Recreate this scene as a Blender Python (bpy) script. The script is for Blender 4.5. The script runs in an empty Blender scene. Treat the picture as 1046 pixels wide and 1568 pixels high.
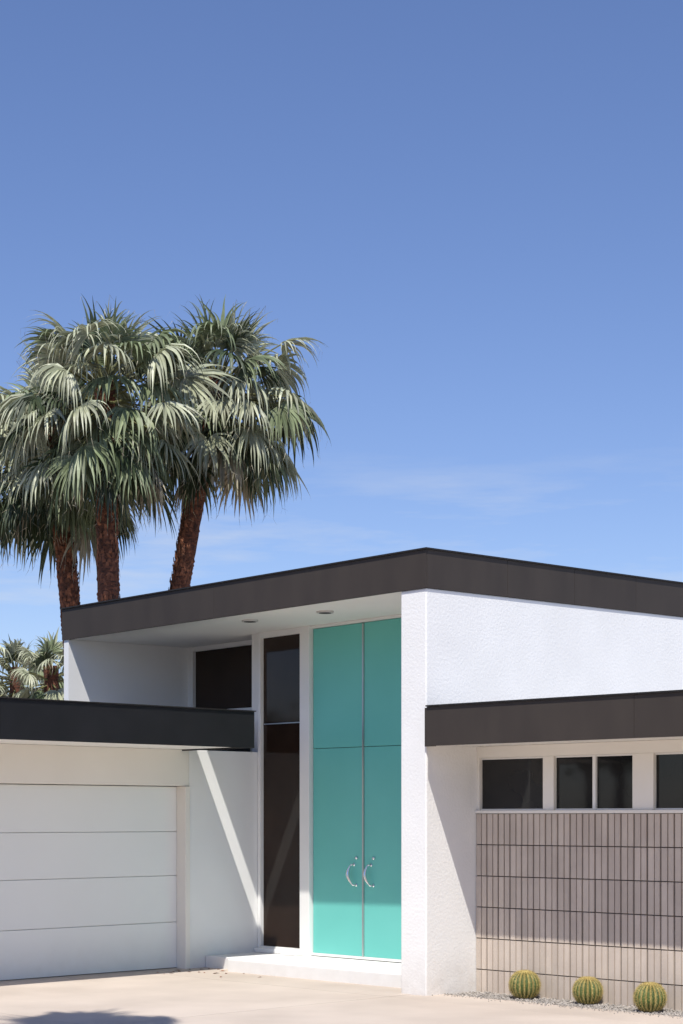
import bpy, math, random
from mathutils import Vector, Matrix
random.seed(7)
scene=bpy.context.scene
F=2749.0; CAM=Vector((12.52,-13.375,1.8))
FW=Vector((-.717,.697,0)).normalized(); RT=Vector((.697,.717,0)).normalized()
def at(x,depth):   # real ground-plan position of something seen at bearing x, distance depth
    p=CAM+FW*depth+RT*((x-523)/F*depth); return p.x,p.y
# ---------------------------------------------------------------- materials
def mat(name,col,rough=.8,col2=None,nscale=4,bump=0,bscale=60,bdist=.01,metal=0,spec=.5,stretch=(1,1,1),island=0,detail=5,transl=0,dirt=0):
    m=bpy.data.materials.new(name); m.use_nodes=True
    nt=m.node_tree; N=nt.nodes; L=nt.links; b=N['Principled BSDF']
    b.inputs['Roughness'].default_value=rough; b.inputs['Metallic'].default_value=metal
    b.inputs['Specular IOR Level'].default_value=spec
    tc=N.new('ShaderNodeTexCoord'); mp=N.new('ShaderNodeMapping'); mp.inputs['Scale'].default_value=stretch
    L.new(tc.outputs['Object'],mp.inputs['Vector'])
    out=None
    if col2:
        n=N.new('ShaderNodeTexNoise'); n.inputs['Scale'].default_value=nscale; n.inputs['Detail'].default_value=detail
        L.new(mp.outputs[0],n.inputs['Vector'])
        r=N.new('ShaderNodeValToRGB'); r.color_ramp.elements[0].position=.35; r.color_ramp.elements[1].position=.65
        r.color_ramp.elements[0].color=(*col,1); r.color_ramp.elements[1].color=(*col2,1)
        L.new(n.outputs['Fac'],r.inputs[0]); out=r.outputs[0]
    if island:
        g=N.new('ShaderNodeNewGeometry'); h=N.new('ShaderNodeHueSaturation')
        mr=N.new('ShaderNodeMapRange'); mr.inputs['To Min'].default_value=1-island; mr.inputs['To Max'].default_value=1+island
        L.new(g.outputs['Random Per Island'],mr.inputs[0]); L.new(mr.outputs[0],h.inputs['Value'])
        if out: L.new(out,h.inputs['Color'])
        else: h.inputs['Color'].default_value=(*col,1)
        out=h.outputs[0]
    if dirt:   # soil splash on the bottom of the wall
        s=N.new('ShaderNodeSeparateXYZ'); L.new(tc.outputs['Object'],s.inputs[0])
        a=N.new('ShaderNodeMapRange'); a.inputs['From Min'].default_value=.45; a.inputs['From Max'].default_value=-.03; a.inputs['To Max'].default_value=dirt
        L.new(s.outputs['Z'],a.inputs[0])
        dn=N.new('ShaderNodeTexNoise'); dn.inputs['Scale'].default_value=7; dn.inputs['Detail'].default_value=8; L.new(tc.outputs['Object'],dn.inputs['Vector'])
        q=N.new('ShaderNodeMath'); q.operation='MULTIPLY'; L.new(a.outputs[0],q.inputs[0]); L.new(dn.outputs['Fac'],q.inputs[1])
        x=N.new('ShaderNodeMixRGB'); x.inputs['Color2'].default_value=(.40,.32,.25,1); L.new(q.outputs[0],x.inputs['Fac']); L.new(out,x.inputs['Color1']); out=x.outputs[0]
    if out: L.new(out,b.inputs['Base Color'])
    else: b.inputs['Base Color'].default_value=(*col,1)
    if bump:
        n=N.new('ShaderNodeTexNoise'); n.inputs['Scale'].default_value=bscale; n.inputs['Detail'].default_value=6
        L.new(tc.outputs['Object'],n.inputs['Vector'])
        bp=N.new('ShaderNodeBump'); bp.inputs['Strength'].default_value=bump; bp.inputs['Distance'].default_value=bdist
        L.new(n.outputs['Fac'],bp.inputs['Height']); L.new(bp.outputs[0],b.inputs['Normal'])
    if transl:
        t=N.new('ShaderNodeBsdfTranslucent'); ms=N.new('ShaderNodeMixShader'); ms.inputs[0].default_value=transl
        if out: L.new(out,t.inputs['Color'])
        L.new(b.outputs[0],ms.inputs[1]); L.new(t.outputs[0],ms.inputs[2]); L.new(ms.outputs[0],N['Material Output'].inputs['Surface'])
    return m
M={}
M['stucco']=mat('stucco',(.90,.885,.855),.9,(.86,.845,.815),1.6,.5,34,.0075,dirt=.55)
M['smooth']=mat('smooth_white_paint',(.87,.865,.845),.6,(.84,.835,.815),1.2,.2,40,.004,dirt=.3)
M['cream']=mat('cream_paint',(.86,.82,.75),.6,(.83,.79,.72),1.2,.1,40,.003)
M['soffit']=mat('soffit_paint',(.88,.87,.83),.7,(.85,.84,.80),1.0,.15,50,.003)
M['garage']=mat('garage_door_paint',(.85,.865,.84),.45,(.825,.84,.815),.8,.08,8,.006,dirt=.25)
M['fascia']=mat('dark_fascia_metal',(.060,.049,.041),.5,(.050,.041,.035),3.0,.08,2,.015,stretch=(1,1,.3),island=.04,spec=.2)
M['fascia_dk']=mat('black_fascia_metal',(.017,.0175,.019),.55,(.013,.0135,.0145),2,.1,2,.02,island=.06,spec=.2)
M['seam']=mat('seam_dark',(.015,.014,.014),.8)
M['drip']=mat('drip_edge_metal',(.022,.019,.017),.5,spec=.3)
M['teal']=mat('teal_paint',(.165,.555,.495),.42,(.15,.525,.465),1.2,.04,4,.008,spec=.3)
M['frame']=mat('white_frame_paint',(.85,.84,.81),.5,(.81,.80,.77),2)
M['alu']=mat('aluminium_strip',(.55,.56,.56),.35,metal=.8)
M['chrome']=mat('polished_chrome',(.85,.85,.86),.12,metal=1)
M['bronze']=mat('bronze_glass',(.036,.021,.014),.05,(.022,.013,.009),.9,.03,1.5,.02,spec=.30)
M['dglass']=mat('dark_glass',(.016,.016,.017),.04,(.009,.010,.011),.9,.03,1.2,.02,spec=.4)
M['tile']=mat('glazed_brick_tile',(.62,.53,.445),.4,(.545,.46,.385),3,.1,30,.002,island=.08,spec=.35)
M['grout']=mat('grout',(.10,.08,.07),.9)
M['concrete']=mat('driveway_concrete',(.57,.485,.41),.9,(.475,.40,.335),.8,.35,45,.006,island=.03,detail=10)
M['sand']=mat('desert_ground',(.34,.28,.22),.95,(.27,.22,.17),.5,.5,12,.03)
M['asphalt']=mat('asphalt',(.05,.05,.052),.9,(.065,.063,.06),6,.4,90,.006)
M['gravel']=mat('gravel_stone',(.38,.34,.30),.9,(.26,.235,.21),9,island=.4)
M['roof']=mat('roof_membrane',(.45,.44,.42),.9,(.38,.37,.35),1)
M['lamp']=mat('downlight_trim',(.55,.53,.51),.5)
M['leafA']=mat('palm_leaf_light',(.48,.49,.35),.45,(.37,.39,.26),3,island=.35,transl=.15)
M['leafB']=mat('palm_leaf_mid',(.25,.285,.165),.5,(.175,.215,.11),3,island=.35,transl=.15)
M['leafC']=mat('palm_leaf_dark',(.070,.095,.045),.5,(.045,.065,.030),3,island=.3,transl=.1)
M['leafD']=mat('palm_leaf_dry',(.46,.41,.30),.7,(.32,.28,.19),3,island=.3)
M['petiole']=mat('palm_petiole',(.20,.20,.08),.5,(.12,.12,.05),4)
M['trunk']=mat('palm_trunk_bark',(.17,.060,.030),.9,(.055,.022,.013),6,.9,20,.04,stretch=(1,1,4))
M['boot']=mat('palm_leaf_base',(.25,.095,.045),.85,(.08,.030,.016),7,.5,30,.02,island=.45)
M['cactus']=mat('cactus_skin',(.075,.13,.03),.6,(.05,.09,.022),8)
M['spine']=mat('cactus_spine',(.60,.48,.17),.6,(.48,.35,.11),20,island=.3)
M['wool']=mat('cactus_wool',(.60,.46,.10),.95,(.42,.33,.07),30,.5,60,.01)
# ---------------------------------------------------------------- mesh helpers
class MB:
    def __init__(s): s.v=[];s.f=[];s.m=[];s.mats=[]
    def mi(s,m):
        if m not in s.mats: s.mats.append(m)
        return s.mats.index(m)
    def add(s,vs,fs,m):
        o=len(s.v); s.v+= [tuple(p) for p in vs]; i=s.mi(m)
        for f in fs: s.f.append(tuple(o+k for k in f)); s.m.append(i)
    def box(s,x0,x1,y0,y1,z0,z1,m,ch=0):
        s.add([(x0,y0,z0),(x1,y0,z0),(x1,y1,z0),(x0,y1,z0),(x0,y0,z1),(x1,y0,z1),(x1,y1,z1),(x0,y1,z1)],
              [(0,3,2,1),(4,5,6,7),(0,1,5,4),(1,2,6,5),(2,3,7,6),(3,0,4,7)],m)
    def tube(s,pts,rad,m,n=10,cap=True):
        vs=[];fs=[]
        for i,p in enumerate(pts):
            p=Vector(p); a=Vector(pts[max(i-1,0)]); b=Vector(pts[min(i+1,len(pts)-1)])
            t=(b-a).normalized(); r=Vector((1,0,0)) if abs(t.x)<.8 else Vector((0,1,0))
            e=t.cross(r).normalized(); g=t.cross(e)
            rr=rad[i] if isinstance(rad,(list,tuple)) else rad
            for k in range(n):
                q=2*math.pi*k/n; vs.append(p+e*math.cos(q)*rr+g*math.sin(q)*rr)
        for i in range(len(pts)-1):
            for k in range(n):
                fs.append((i*n+k,i*n+(k+1)%n,(i+1)*n+(k+1)%n,(i+1)*n+k))
        if cap: fs.append(tuple(range(n))[::-1]); fs.append(tuple((len(pts)-1)*n+k for k in range(n)))
        s.add(vs,fs,m)
    def obj(s,name,parent=None,smooth=False,tilt=False,bevel=0):
        vs=s.v
        if tilt: vs=[(x,y,z+(.0145*x+.011*y if z>3.9 else 0)) for x,y,z in vs]
        me=bpy.data.meshes.new(name); me.from_pydata(vs,[],s.f)
        for m in s.mats: me.materials.append(M[m])
        me.polygons.foreach_set('material_index',s.m)
        if smooth: me.polygons.foreach_set('use_smooth',[True]*len(s.f))
        me.update(); o=bpy.data.objects.new(name,me); scene.collection.objects.link(o)
        if parent: o.parent=parent
        if bevel:
            b=o.modifiers.new('bevel','BEVEL'); b.width=bevel; b.segments=2; b.limit_method='ANGLE'
        return o
def empty(name):
    e=bpy.data.objects.new(name,None); scene.collection.objects.link(e); return e
GZ=-.03
# ---------------------------------------------------------------- house
H=empty('modern_house')
w=MB()
w.box(-.36,0,0,10,-.2,4.13,'stucco')
w.obj('entry_side_wall',H,tilt=True,bevel=.014)
w=MB()
w.box(-6.30,-6.20,0.0,10,-.2,4.13,'smooth')
w.box(-6.20,-4.42,2.0,2.1,-.2,3.17,'smooth')
w.box(-6.20,-4.42,1.93,2.1,3.17,3.205,'frame')
w.obj('end_wall',H,tilt=True)
w=MB(); w.box(-6.29,-.36,9.9,10.0,-.2,4.13,'stucco'); w.obj('rear_wall',H,tilt=True)
w=MB()
w.box(-6.28,-.03,.03,9.97,4.131,4.16,'soffit'); w.obj('soffit',H,tilt=True)
w=MB(); w.box(-6.28,-.03,.03,9.97,4.162,4.48,'roof'); w.obj('roof_deck',H,tilt=True)
def fascia(mb,axis,c,outward,a0,a1,z0,z1,m,seg,th=.03,gap=.003):
    a=a0
    while a<a1-1e-4:
        b=min(a+seg*random.uniform(.9,1.1),a1)
        if a1-b<.4: b=a1
        j=random.uniform(-.0015,.0015)
        lo,hi=(c-th,c+j) if outward>0 else (c+j,c+th)
        if axis=='u': mb.box(a,b-gap,lo,hi,z0,z1,m)
        else: mb.box(lo,hi,a,b-gap,z0,z1,m)
        a=b
w=MB()
fascia(w,'u',-.015,-1,-6.32,.015,4.13,4.52,'fascia',3.1)
fascia(w,'v',.015,1,-.0,10,4.13,4.52,'fascia',1.25,gap=.005)
fascia(w,'v',-6.32,-1,.02,10,4.13,4.52,'fascia',3)
w.box(-6.34,.032,-.034,.01,4.522,4.538,'drip'); w.box(.0,.032,.012,10,4.522,4.538,'drip'); w.box(-6.34,-6.3,.012,10,4.522,4.538,'drip')
w.obj('main_fascia',H,tilt=True)
for (u,v) in ((-2.09,.57),(-3.24,.456)):
    w=MB(); zz=4.131+.0145*u+.011*v
    w.tube([(u,v,zz+.01),(u,v,zz-.02)],[.10,.095],'lamp',24)
    w.tube([(u,v,zz-.0201),(u,v,zz-.023)],[.07,.07],'seam',24)
    w.obj('downlight',H,smooth=False)
D=1.52
w=MB()
def frm(u0,u1,z0,z1,y0=D-.06,y1=D+.06,m='frame'): w.box(u0,u1,y0,y1,z0,z1,m)
frm(-4.42,-4.24,.0,4.135,D-.0,2.0); frm(-4.24,-4.19,.17,4.13)
frm(-3.44,-3.27,.05,4.13,D-.09,D+.06)
frm(-4.19,-3.44,.10,.19)
frm(-4.19,-3.44,4.06,4.13)
frm(-3.27,-1.50,4.095,4.13); frm(-1.52,-.362,.1,4.13)
w.obj('entry_frame',H,tilt=True,bevel=.004)
w=MB()
w.box(-4.19,-3.44,D-.005,D+.02,.19,4.06,'bronze')
w.box(-4.19,-3.44,D-.016,D-.006,2.94,2.952,'alu')
w.obj('entry_tall_window',H,tilt=True)
w=MB()
for a,b in ((-3.262,-2.412),(-2.388,-1.535)):
    for z0,z1 in ((.155,2.613),(2.619,4.09)):
        w.box(a,b,D-.03,D+.02,z0,z1,'teal')
w.box(-3.27,-1.5,D+.021,D+.04,.15,4.09,'seam')
w.obj('entry_doors',H,tilt=True,bevel=.003)
w=MB(); w.box(-2.411,-2.389,D-.045,D+.01,.155,4.08,'alu'); w.box(-3.27,-1.53,D-.06,D+.04,.125,.154,'frame')
w.obj('door_astragal',H,tilt=True)
for k,u in enumerate((-2.54,-2.255)):
    w=MB(); pts=[];rad=[]
    for i in range(19):
        s=-1+2*i/18
        pts.append((u-.050*math.cos(s*1.45)-.018*s,D-.075-.03*math.cos(s*1.5),1.11+.125*s)); rad.append(.007+.016*math.cos(s*1.45)**2)
    w.tube(pts,rad,'chrome',12)
    for sz in (-1,1):
        z=1.11+sz*.120; uu=u-.018*sz
        w.tube([(uu,D-.03,z),(uu,D-.082,z)],.009,'chrome',10)
        w.tube([(uu,D-.031,z),(uu,D-.036,z)],.018,'chrome',16)
    w.tube([(u+.03,D-.031,1.31),(u+.03,D-.05,1.31)],[.020,.016],'chrome',16)
    w.obj('door_handle_%d'%(k+1),H,smooth=True)
w=MB()
w.box(-6.20,-6.10,1.95,2.08,3.205,4.13,'frame'); w.box(-6.10,-4.42,1.96,2.08,4.07,4.13,'frame')
w.obj('clerestory_frame',H,tilt=True)
w=MB(); w.box(-6.10,-4.42,2.0,2.03,3.206,4.07,'bronze'); w.obj('clerestory_window',H,tilt=True)
w=MB()
w.box(-3.6,-.362,.42,1.6,-.1,.115,'smooth'); w.box(-4.245,-3.602,.62,1.6,-.1,.112,'smooth')
w.box(-3.60,-3.35,1.28,1.5,.117,.19,'smooth'); w.box(-4.245,-3.602,1.40,1.52,.114,.17,'smooth')
w.obj('entry_step',H,bevel=.01)
# ---- garage wing
w=MB(); G=-4.25
w.box(G-.14,G,.37,1.52,-.1,2.60,'smooth')
w.box(G-.16,G+.02,.30,.368,-.1,2.16,'cream')
w.box(G-.14,G,-4.7,.366,2.165,2.60,'cream')
w.box(G-.14,G,-5.6,-4.702,-.1,2.60,'smooth')
w.box(-10.4,G-.142,-5.6,-5.5,-.1,2.60,'smooth'); w.box(-10.4,-10.3,-5.498,2.0,-.1,2.60,'smooth')
w.box(-10.4,-6.302,2.0,2.1,-.1,2.60,'smooth')
w.obj('garage_walls',H,bevel=.004)
w=MB()
zb=[GZ+.008,.53,1.09,1.62,2.164]
for i in range(4): w.box(-4.45,-4.40,-4.7,.298,zb[i],zb[i+1]-.006,'garage')
w.box(-4.48,-4.425,-4.69,.29,-.02,2.155,'garage')
w.obj('garage_door',H,bevel=.004)
UF=-2.97; VE=.29
w=MB()
w.box(-10.9,UF-.03,-6.3,VE-.03,2.602,2.66,'soffit'); w.box(-10.9,-4.45,VE-.028,1.99,2.602,2.66,'soffit')
w.box(-10.9,UF-.03,-6.3,VE-.03,2.662,2.97,'roof'); w.box(-10.9,-4.43,VE-.028,1.95,2.662,2.97,'roof')
w.obj('garage_roof',H)
w=MB()
fascia(w,'v',UF,1,-6.33,VE,2.585,3.0,'fascia_dk',3.4)
fascia(w,'u',VE,1,-4.45,UF-.032,2.585,3.0,'fascia_dk',3)
fascia(w,'u',-6.33,-1,-10.9,UF-.032,2.585,3.0,'fascia_dk',3)
w.box(-10.9,UF+.014,-6.35,VE+.012,3.002,3.014,'drip')
w.box(-4.45,-4.42,VE+.01,1.5,2.6,3.0,'fascia_dk')
w.obj('garage_fascia',H)
# ---- right wing
T=.774
w=MB()
fascia(w,'u',-.12,-1,.118,9.0,2.51,2.905,'fascia',2.6)
fascia(w,'v',9.0,1,-.09,8,2.51,2.905,'fascia',3)
w.box(.118,9.02,-.138,-.08,2.907,2.922,'drip')
w.box(.118,.14,-.088,-.002,2.51,2.905,'fascia'); w.box(.003,.118,-.026,-.002,2.51,2.905,'fascia')
w.obj('wing_fascia',H)
w=MB(); w.box(.142,8.97,-.086,-.001,2.532,2.56,'soffit'); w.box(.003,8.97,0,9,2.532,2.56,'soffit')
w.box(.142,8.97,-.086,9,2.562,2.88,'roof'); w.obj('wing_roof',H)
w=MB()
w.box(.003,8.6,T,T+.14,2.41,2.53,'cream')
w.box(.003,8.6,T-.03,T+.14,1.83,1.862,'cream')
posts=[(.003,.035),(.89,1.03),(2.007,2.255),(3.12,3.26),(4.25,4.5),(5.4,5.54),(6.5,6.75),(8.3,8.6)]
for a,b in posts: w.box(a,b,T+.002,T+.138,1.863,2.409,'cream')
for a,b in ((1.507,1.545),(3.7,3.74),(6.0,6.04)): w.box(a,b,T+.02,T+.09,1.863,2.409,'frame')
for a,b in ((.035,.89),(1.03,2.007),(2.255,3.12),(3.26,4.25)):
    w.box(a,b,T+.03,T+.08,2.392,2.409,'frame'); w.box(a,b,T+.03,T+.08,1.863,1.878,'frame')
w.obj('wing_window_frames',H,bevel=.003)
w=MB(); w.box(.03,8.5,T+.05,T+.07,1.87,2.4,'dglass'); w.obj('wing_windows',H)
w=MB(); w.box(.003,8.6,T+.004,T+.14,-.2,1.829,'grout')
w.box(8.46,8.6,T+.142,8.8,-.2,2.53,'stucco'); w.box(.003,8.458,8.7,8.8,-.2,2.53,'stucco'); w.obj('wing_wall',H)
w=MB(); tw=.0785; rh=.326
for r in range(6):
    z1=1.826-r*rh; z0=z1-rh+.007
    u=.006; k=0
    while u<8.5:
        j=random.uniform(0,.004)
        g=.018 if k%2 else .010
        g+=random.uniform(-.002,.002)
        x0,x1=u,u+tw-g; y=T-.014-j; e=.004; y2=y+random.uniform(-.0015,.0015)
        w.add([(x0,T+.006,z0),(x1,T+.006,z0),(x1,T+.006,z1),(x0,T+.006,z1),
               (x0+e*.5,y,z0+e*.6),(x1-e*.5,y2,z0+e*.6),(x1-e*.5,y2,z1-e*.6),(x0+e*.5,y,z1-e*.6)],
              [(4,5,6,7),(0,1,5,4),(1,2,6,5),(2,3,7,6),(3,0,4,7)],'tile')
        u+=tw; k+=1
w.obj('tile_cladding',H)
# ---------------------------------------------------------------- ground
w=MB(); w.add([(-900,-900,-.16),(900,-900,-.16),(900,900,-.16),(-900,900,-.16)],[(0,1,2,3)],'asphalt')  # unseen street surface behind the camera, dark asphalt added to reduce bounced fill
w.obj('road')
w=MB(); w.add([(-900,-11.2,-.05),(900,-11.2,-.05),(900,900,-.05),(-900,900,-.05)],[(0,1,2,3)],'sand')
w.add([(-900,-900,-.05),(900,-900,-.05),(900,-20.2,-.05),(-900,-20.2,-.05)],[(0,1,2,3)],'sand')
w.obj('ground')
w=MB(); w.box(-900,900,-11.35,-11.19,-.2,-.045,'concrete'); w.box(-900,900,-20.21,-20.05,-.2,-.045,'concrete'); w.obj('kerb')
w=MB()
us=[-4.44,-.2,3.9,8.0,12.1,16.2]; vv=[-11.18,-8,-4,-.35]
for i in range(5):
    for j in range(3):
        w.box(us[i],us[i+1]-.008,vv[j],vv[j+1]-.008,-.10,GZ,'concrete')
w.box(-4.44,-.2-.008,-.35,1.5,-.10,GZ,'concrete')
w.box(-.2,16.188,-.35,.28,-.10,GZ-.001,'concrete')
w.obj('driveway')
w=MB()
for i in range(5600):
    u=random.uniform(.02,6.5); v=random.uniform(.27,T-.02); s=random.uniform(.006,.016)
    if i<900: v=.28-abs(random.gauss(0,.08)); s*=.6
    c=Vector((u,v,GZ-.012+random.uniform(0,.012)+(.012 if i<900 else 0)))
    pts=[c+Vector(d)*s*random.uniform(.7,1.3) for d in ((1,0,0),(-1,0,0),(0,1,0),(0,-1,0),(0,0,.8),(0,0,-.8))]
    w.add(pts,[(0,2,4),(2,1,4),(1,3,4),(3,0,4),(2,0,5),(1,2,5),(3,1,5),(0,3,5)],'gravel')
w.box(.01,8.4,.281,T-.001,-.09,GZ-.012,'gravel')
w.obj('gravel')
w=MB()
for i in range(30):
    u=random.gauss(-3.9,.45); v=random.gauss(.25,.25); s=random.uniform(.015,.04); q=random.uniform(0,6.28)
    if u<-4.2 or v>.55: continue
    a=Vector((math.cos(q),math.sin(q),0))*s; b=Vector((-math.sin(q),math.cos(q),0))*s*.4; c=Vector((u,v,GZ+.004))
    w.add([c-a,c+b+Vector((0,0,.008)),c+a,c-b],[(0,1,2,3)],'boot')
w.obj('fallen_leaves')
# trees added across the street, behind the camera, for glass reflections and less fill
rt=random.Random(5); w=MB()
for i in range(24):
    cx=-75+i*4.6+rt.uniform(-1.5,1.5); cy=-29+rt.uniform(-3,3); h=rt.uniform(4.5,8.5); r=rt.uniform(1.8,3.2)
    w.tube([(cx,cy,-.1),(cx+.2,cy,h*.4),(cx+rt.uniform(-.4,.4),cy,h*.8)],[.22,.17,.08],'trunk',8)
    for b in range(4):
        q=rt.uniform(0,6.28); w.tube([(cx,cy,h*.45),(cx+math.cos(q)*r*.6,cy+math.sin(q)*r*.6,h*.8)],[.09,.04],'trunk',6)
    for c in range(11):
        q=rt.uniform(0,6.28); rr=rt.uniform(.2,1)*r; cc=Vector((cx+math.cos(q)*rr,cy+math.sin(q)*rr,h*.72+rt.uniform(-.3,.35)*h*.6))
        m='leafC' if rt.random()<.6 else 'leafB'
        for l in range(42):
            p=cc+Vector((rt.gauss(0,.5),rt.gauss(0,.5),rt.gauss(0,.4)))
            a=Vector((rt.uniform(-1,1),rt.uniform(-1,1),rt.uniform(-1,1))).normalized()*rt.uniform(.18,.34)
            b=a.cross(Vector((rt.uniform(-1,1),rt.uniform(-1,1),rt.uniform(-1,1)))).normalized()*.14
            w.add([p-a,p+b,p+a,p-b],[(0,1,2,3)],m)
w.obj('added_street_trees')
# ---------------------------------------------------------------- barrel cacti
def cactus(u,v,r,seed):
    random.seed(seed); w=MB(); nr=21; seg=nr*6; rows=18; vs=[];fs=[]
    def P(th,ph,ext=0):
        rib=abs(math.cos(ph*nr/2)); rr=r*(.86+.14*rib**.7)+ext
        st=math.sin(th); dip=-.10*r*math.exp(-(th/.35)**2)
        return Vector((u+rr*st*math.cos(ph),v+rr*st*math.sin(ph),GZ+r*.86+rr*.96*math.cos(th)+dip))
    for i in range(rows+1):
        th=.02+(math.pi*.86)*i/rows
        for k in range(seg): vs.append(P(th,2*math.pi*k/seg))
    for i in range(rows):
        for k in range(seg):
            a=i*seg+k;b=i*seg+(k+1)%seg; fs.append((a,a+seg,b+seg,b))
    w.add(vs,fs,'cactus')
    vs=[];fs=[]
    for i in range(5):
        th=.01+.42*i/4
        for k in range(24):
            p=P(th,2*math.pi*k/24); p.z+=.010*(1-i/4)+.001; vs.append(p)
    for i in range(4):
        for k in range(24): a=i*24+k;b=i*24+(k+1)%24; fs.append((a,a+24,b+24,b))
    w.add(vs,fs,'wool')
    for k in range(nr):
        ph=2*math.pi*k/nr
        th=.12
        while th<2.5:
            p=P(th,ph); n=(p-Vector((u,v,GZ+r*.86))).normalized()
            t=n.cross(Vector((0,0,1))).normalized(); b=n.cross(t)
            for s in range(10):
                q=2*math.pi*s/10+random.uniform(-.3,.3)
                d=(n*random.uniform(.5,1.1)+t*math.cos(q)+b*math.sin(q)).normalized()
                l=r*random.uniform(.15,.27); sd=d.cross(n).normalized()*.0015
                w.add([p+sd,p-sd,p+d*l],[(0,1,2)],'spine')
            th+=.105
    return w.obj('barrel_cactus',smooth=True)
cactus(.83,.565,.150,1); cactus(1.60,.60,.140,2); cactus(2.44,.47,.145,3)
# ---------------------------------------------------------------- palms
def palm(base,top,R,tr,nleaf,seed,name='fan_palm',lo=-66,segN=13):
    rnd=random.Random(seed); w=MB()
    B=Vector(base); Tp=Vector(top); n=60; pts=[];rad=[]
    def cur(t):
        p=B.lerp(Tp,t); p.x=B.x+(Tp.x-B.x)*(t**1.5); p.y=B.y+(Tp.y-B.y)*(t**1.5); return p
    for i in range(n+1):
        t=i/n; pts.append(cur(t)); rad.append(tr*(1.22-.25*min(1,t*4))*(1+.05*rnd.uniform(-1,1)))
    w.tube(pts,rad,'trunk',18)
    hgt=(Tp-B).length; z=hgt-5.2; row=0
    while z<hgt-1.1:
        t=z/hgt; c=cur(t)
        for k in range(13):
            if rnd.random()<.12: continue
            q=2*math.pi*(k+.5*(row%2)+row*.13)/13+rnd.uniform(-.12,.12)
            o=Vector((math.cos(q),math.sin(q),0)); s=Vector((-math.sin(q),math.cos(q),0))
            hh=.13*rnd.uniform(.7,1.4); ww=tr*.22; pr=rnd.uniform(.0,.030)
            a=c+o*tr*.94+s*rnd.uniform(-.02,.02); lean=s*rnd.uniform(-.05,.05)
            w.add([a-s*ww,a+s*ww,a+o*pr+s*ww*.5+Vector((0,0,hh))+lean,a+o*pr-s*ww*.5+Vector((0,0,hh))+lean,a+Vector((0,0,hh))-o*.03,
                   a+o*(pr+.015)+Vector((0,0,hh*.5))],
                  [(0,1,5),(1,2,5),(2,3,5),(3,0,5),(3,2,4)],'boot')
        z+=.10; row+=1
    up=Vector((0,0,1))
    for i in range(nleaf):
        t=(i+.5)/nleaf
        E=math.radians(80+(lo-80)*t**.88+rnd.uniform(-14,14)); ph=i*2.39996+rnd.uniform(-.5,.5)
        d=Vector((math.cos(E)*math.cos(ph),math.cos(E)*math.sin(ph),math.sin(E)))
        young=t<.14
        pl=R*rnd.uniform(.34,.70)*(.62 if young else 1.0)
        bl=R*rnd.uniform(.44,.58)*(.88 if young else 1.0)
        P=[Tp+Vector((0,0,-.2-.55*t))+d*tr*.5]; dd=d.copy()
        for s in range(5):
            dd=(dd-up*.06*(1 if E>-.6 else .3)).normalized(); P.append(P[-1]+dd*pl/5)
        w.tube(P,[.035,.028,.022,.02,.018,.015],'petiole',5,False)
        base_=P[-1]; ax=(dd-up*rnd.uniform(.05,.5)*(0 if young else 1)).normalized()
        sd=ax.cross(up)
        if sd.length<.1: sd=Vector((1,0,0))
        sd.normalize(); sd=(Matrix.Rotation(rnd.uniform(-.9,.9),3,ax)@sd)
        nn=sd.cross(ax).normalized()
        if nn.z<0: nn=-nn
        r=rnd.random()
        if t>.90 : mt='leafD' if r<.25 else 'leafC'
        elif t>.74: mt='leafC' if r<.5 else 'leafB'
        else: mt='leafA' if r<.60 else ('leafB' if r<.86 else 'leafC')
        span=math.radians(rnd.uniform(80,125)); droop=rnd.uniform(.75,2.2)*(.45 if young else 1)
        N=segN; da=span/N
        fold=rnd.uniform(.0,.45)
        for k in range(-N,N+1):
            al=k*da+rnd.uniform(-.05,.05)
            dr=(ax*math.cos(al)+sd*math.sin(al)); dr=(dr-nn*fold*abs(math.sin(al))+nn*.12).normalized()
            ln=bl*(1-.28*abs(k/N)**2)*rnd.uniform(.78,1.12)
            cs=dr.cross(nn).normalized()
            st=[(.04,.3),(.28,.97),(.50,1.0),(.63,.66),(.75,.44),(.88,.24),(1.0,.03)]
            vs=[];pp=base_.copy(); pf=0; cd=dr.copy(); wmax=ln*.50*da*.52
            dk=droop*rnd.uniform(.6,1.4)
            for (f,wd) in st:
                if f>.3: cd=(cd-up*dk*(f-pf)*2.9*f+Vector((rnd.uniform(-.1,.1),rnd.uniform(-.1,.1),0))).normalized()
                pp=pp+cd*ln*(f-pf); pf=f
                ww=wmax*wd*(f/.28 if f<.28 else 1)
                vs+= [pp-cs*ww+nn*ww*.4,pp-nn*ww*.4,pp+cs*ww+nn*ww*.4]
            fs=[]
            for q in range(len(st)-1):
                a=q*3; fs+=[(a,a+1,a+4,a+3),(a+1,a+2,a+5,a+4)]
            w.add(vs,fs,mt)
            if rnd.random()<.5:
                e=pp+Vector((rnd.uniform(-.14,.14),rnd.uniform(-.14,.14),-rnd.uniform(.05,.25)))
                w.add([pp-cs*.005,pp+cs*.005,e],[(0,1,2)],'leafD')
    return w.obj(name)
def place(xb,xt,yt,depth,R,tr,n,seed,**k):
    bx,by=at(xb,depth); tx,ty=at(xt,depth); z=1.8+(1250-yt)/F*depth
    return palm((bx,by,-.1),(tx,ty,z),R,tr,n,seed,**k)
place(171,160,582,38,2.40,.225,96,11)
place(134,80,655,41,2.45,.235,84,23)
place(225,335,578,41,2.40,.225,92,37)
place(30,25,1022,50,1.5,.2,50,41,segN=8)
place(86,78,1020,47,1.3,.2,44,43,segN=8)
# palm standing beside the drive, out of the picture, whose shadow falls on the drive
cx=CAM+FW*8.3+RT*(-3.0); palm((cx.x,cx.y,-.1),(cx.x,cx.y,11.6),2.0,.22,50,51,segN=8)
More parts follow.
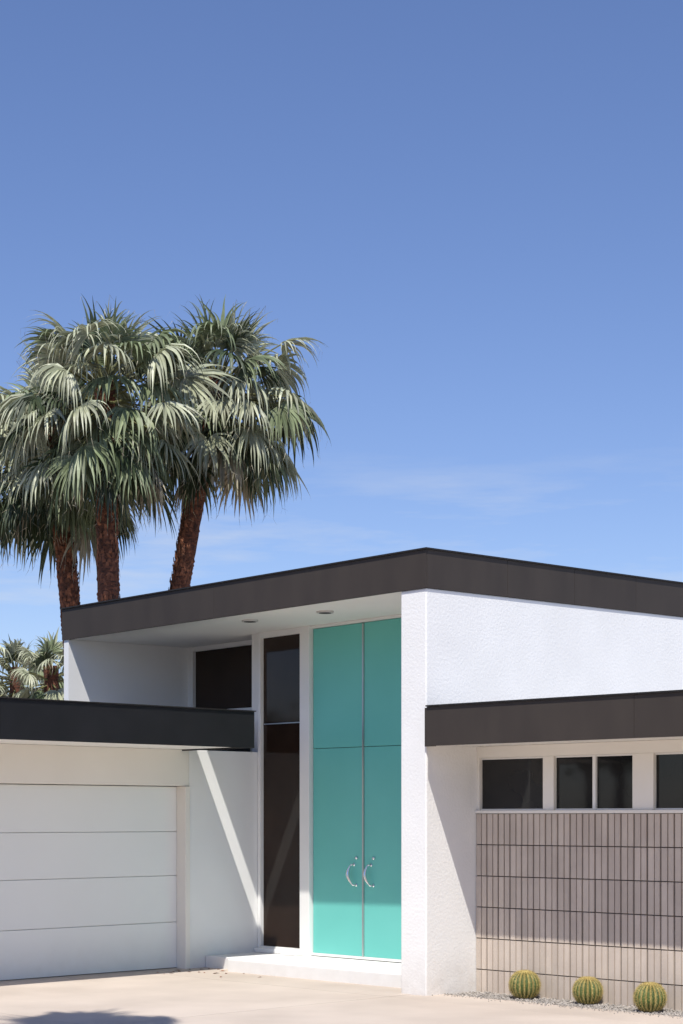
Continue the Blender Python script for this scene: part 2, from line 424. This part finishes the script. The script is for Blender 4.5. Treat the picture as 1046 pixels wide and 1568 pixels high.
# ---------------------------------------------------------------- light
sdir=Vector((-.36,.450,-1)).normalized()
elev=math.asin(-sdir.z); az=math.atan2(-sdir.x,-sdir.y)
su=bpy.data.lights.new('sun','SUN'); su.energy=5.0; su.angle=math.radians(.5); su.color=(1,.965,.90)
so=bpy.data.objects.new('sun',su); so.rotation_euler=sdir.to_track_quat('-Z','Y').to_euler(); scene.collection.objects.link(so)
W=bpy.data.worlds.new('World'); scene.world=W; W.use_nodes=True; nt=W.node_tree; N=nt.nodes; L=nt.links
bg=N['Background']; bg.inputs['Strength'].default_value=.119
sk=N.new('ShaderNodeTexSky'); sk.sky_type='NISHITA'; sk.sun_disc=False; sk.sun_elevation=elev; sk.sun_rotation=az
sk.air_density=1.0; sk.dust_density=.15; sk.ozone_density=2.0
grade=N.new('ShaderNodeMixRGB'); grade.blend_type='MULTIPLY'; grade.inputs['Fac'].default_value=1; grade.inputs['Color2'].default_value=(.86,.89,1.13,1)
L.new(sk.outputs[0],grade.inputs['Color1'])
tc=N.new('ShaderNodeTexCoord'); mp=N.new('ShaderNodeMapping'); mp.inputs['Scale'].default_value=(3,3,22); mp.inputs['Rotation'].default_value=(.12,.1,0)
L.new(tc.outputs['Generated'],mp.inputs['Vector'])
nz=N.new('ShaderNodeTexNoise'); nz.inputs['Scale'].default_value=1.6; nz.inputs['Detail'].default_value=8; nz.inputs['Roughness'].default_value=.6
L.new(mp.outputs[0],nz.inputs['Vector'])
mr=N.new('ShaderNodeMapRange'); mr.inputs['From Min'].default_value=.50; mr.inputs['From Max'].default_value=.78; mr.inputs['To Max'].default_value=.7
L.new(nz.outputs['Fac'],mr.inputs[0])
sx=N.new('ShaderNodeSeparateXYZ'); L.new(tc.outputs['Generated'],sx.inputs[0])
m2=N.new('ShaderNodeMapRange'); m2.inputs['From Min'].default_value=.21; m2.inputs['From Max'].default_value=.15; L.new(sx.outputs['Z'],m2.inputs[0])
mu=N.new('ShaderNodeMath'); mu.operation='MULTIPLY'; L.new(mr.outputs[0],mu.inputs[0]); L.new(m2.outputs[0],mu.inputs[1])
mx=N.new('ShaderNodeMixRGB'); mx.inputs['Color2'].default_value=(6,6.3,6.8,1)
L.new(mu.outputs[0],mx.inputs['Fac']); L.new(grade.outputs[0],mx.inputs['Color1']); L.new(mx.outputs[0],bg.inputs['Color'])
# ---------------------------------------------------------------- camera
cd=bpy.data.cameras.new('camera'); cd.sensor_fit='VERTICAL'; cd.sensor_height=36; cd.lens=F/1568*36
cd.shift_y=(1250-784)/1568; cd.clip_end=3000
co=bpy.data.objects.new('camera',cd); co.location=CAM; co.rotation_euler=FW.to_track_quat('-Z','Y').to_euler()
scene.collection.objects.link(co); scene.camera=co
scene.view_settings.view_transform='Standard'; scene.view_settings.look='None'; scene.view_settings.exposure=0
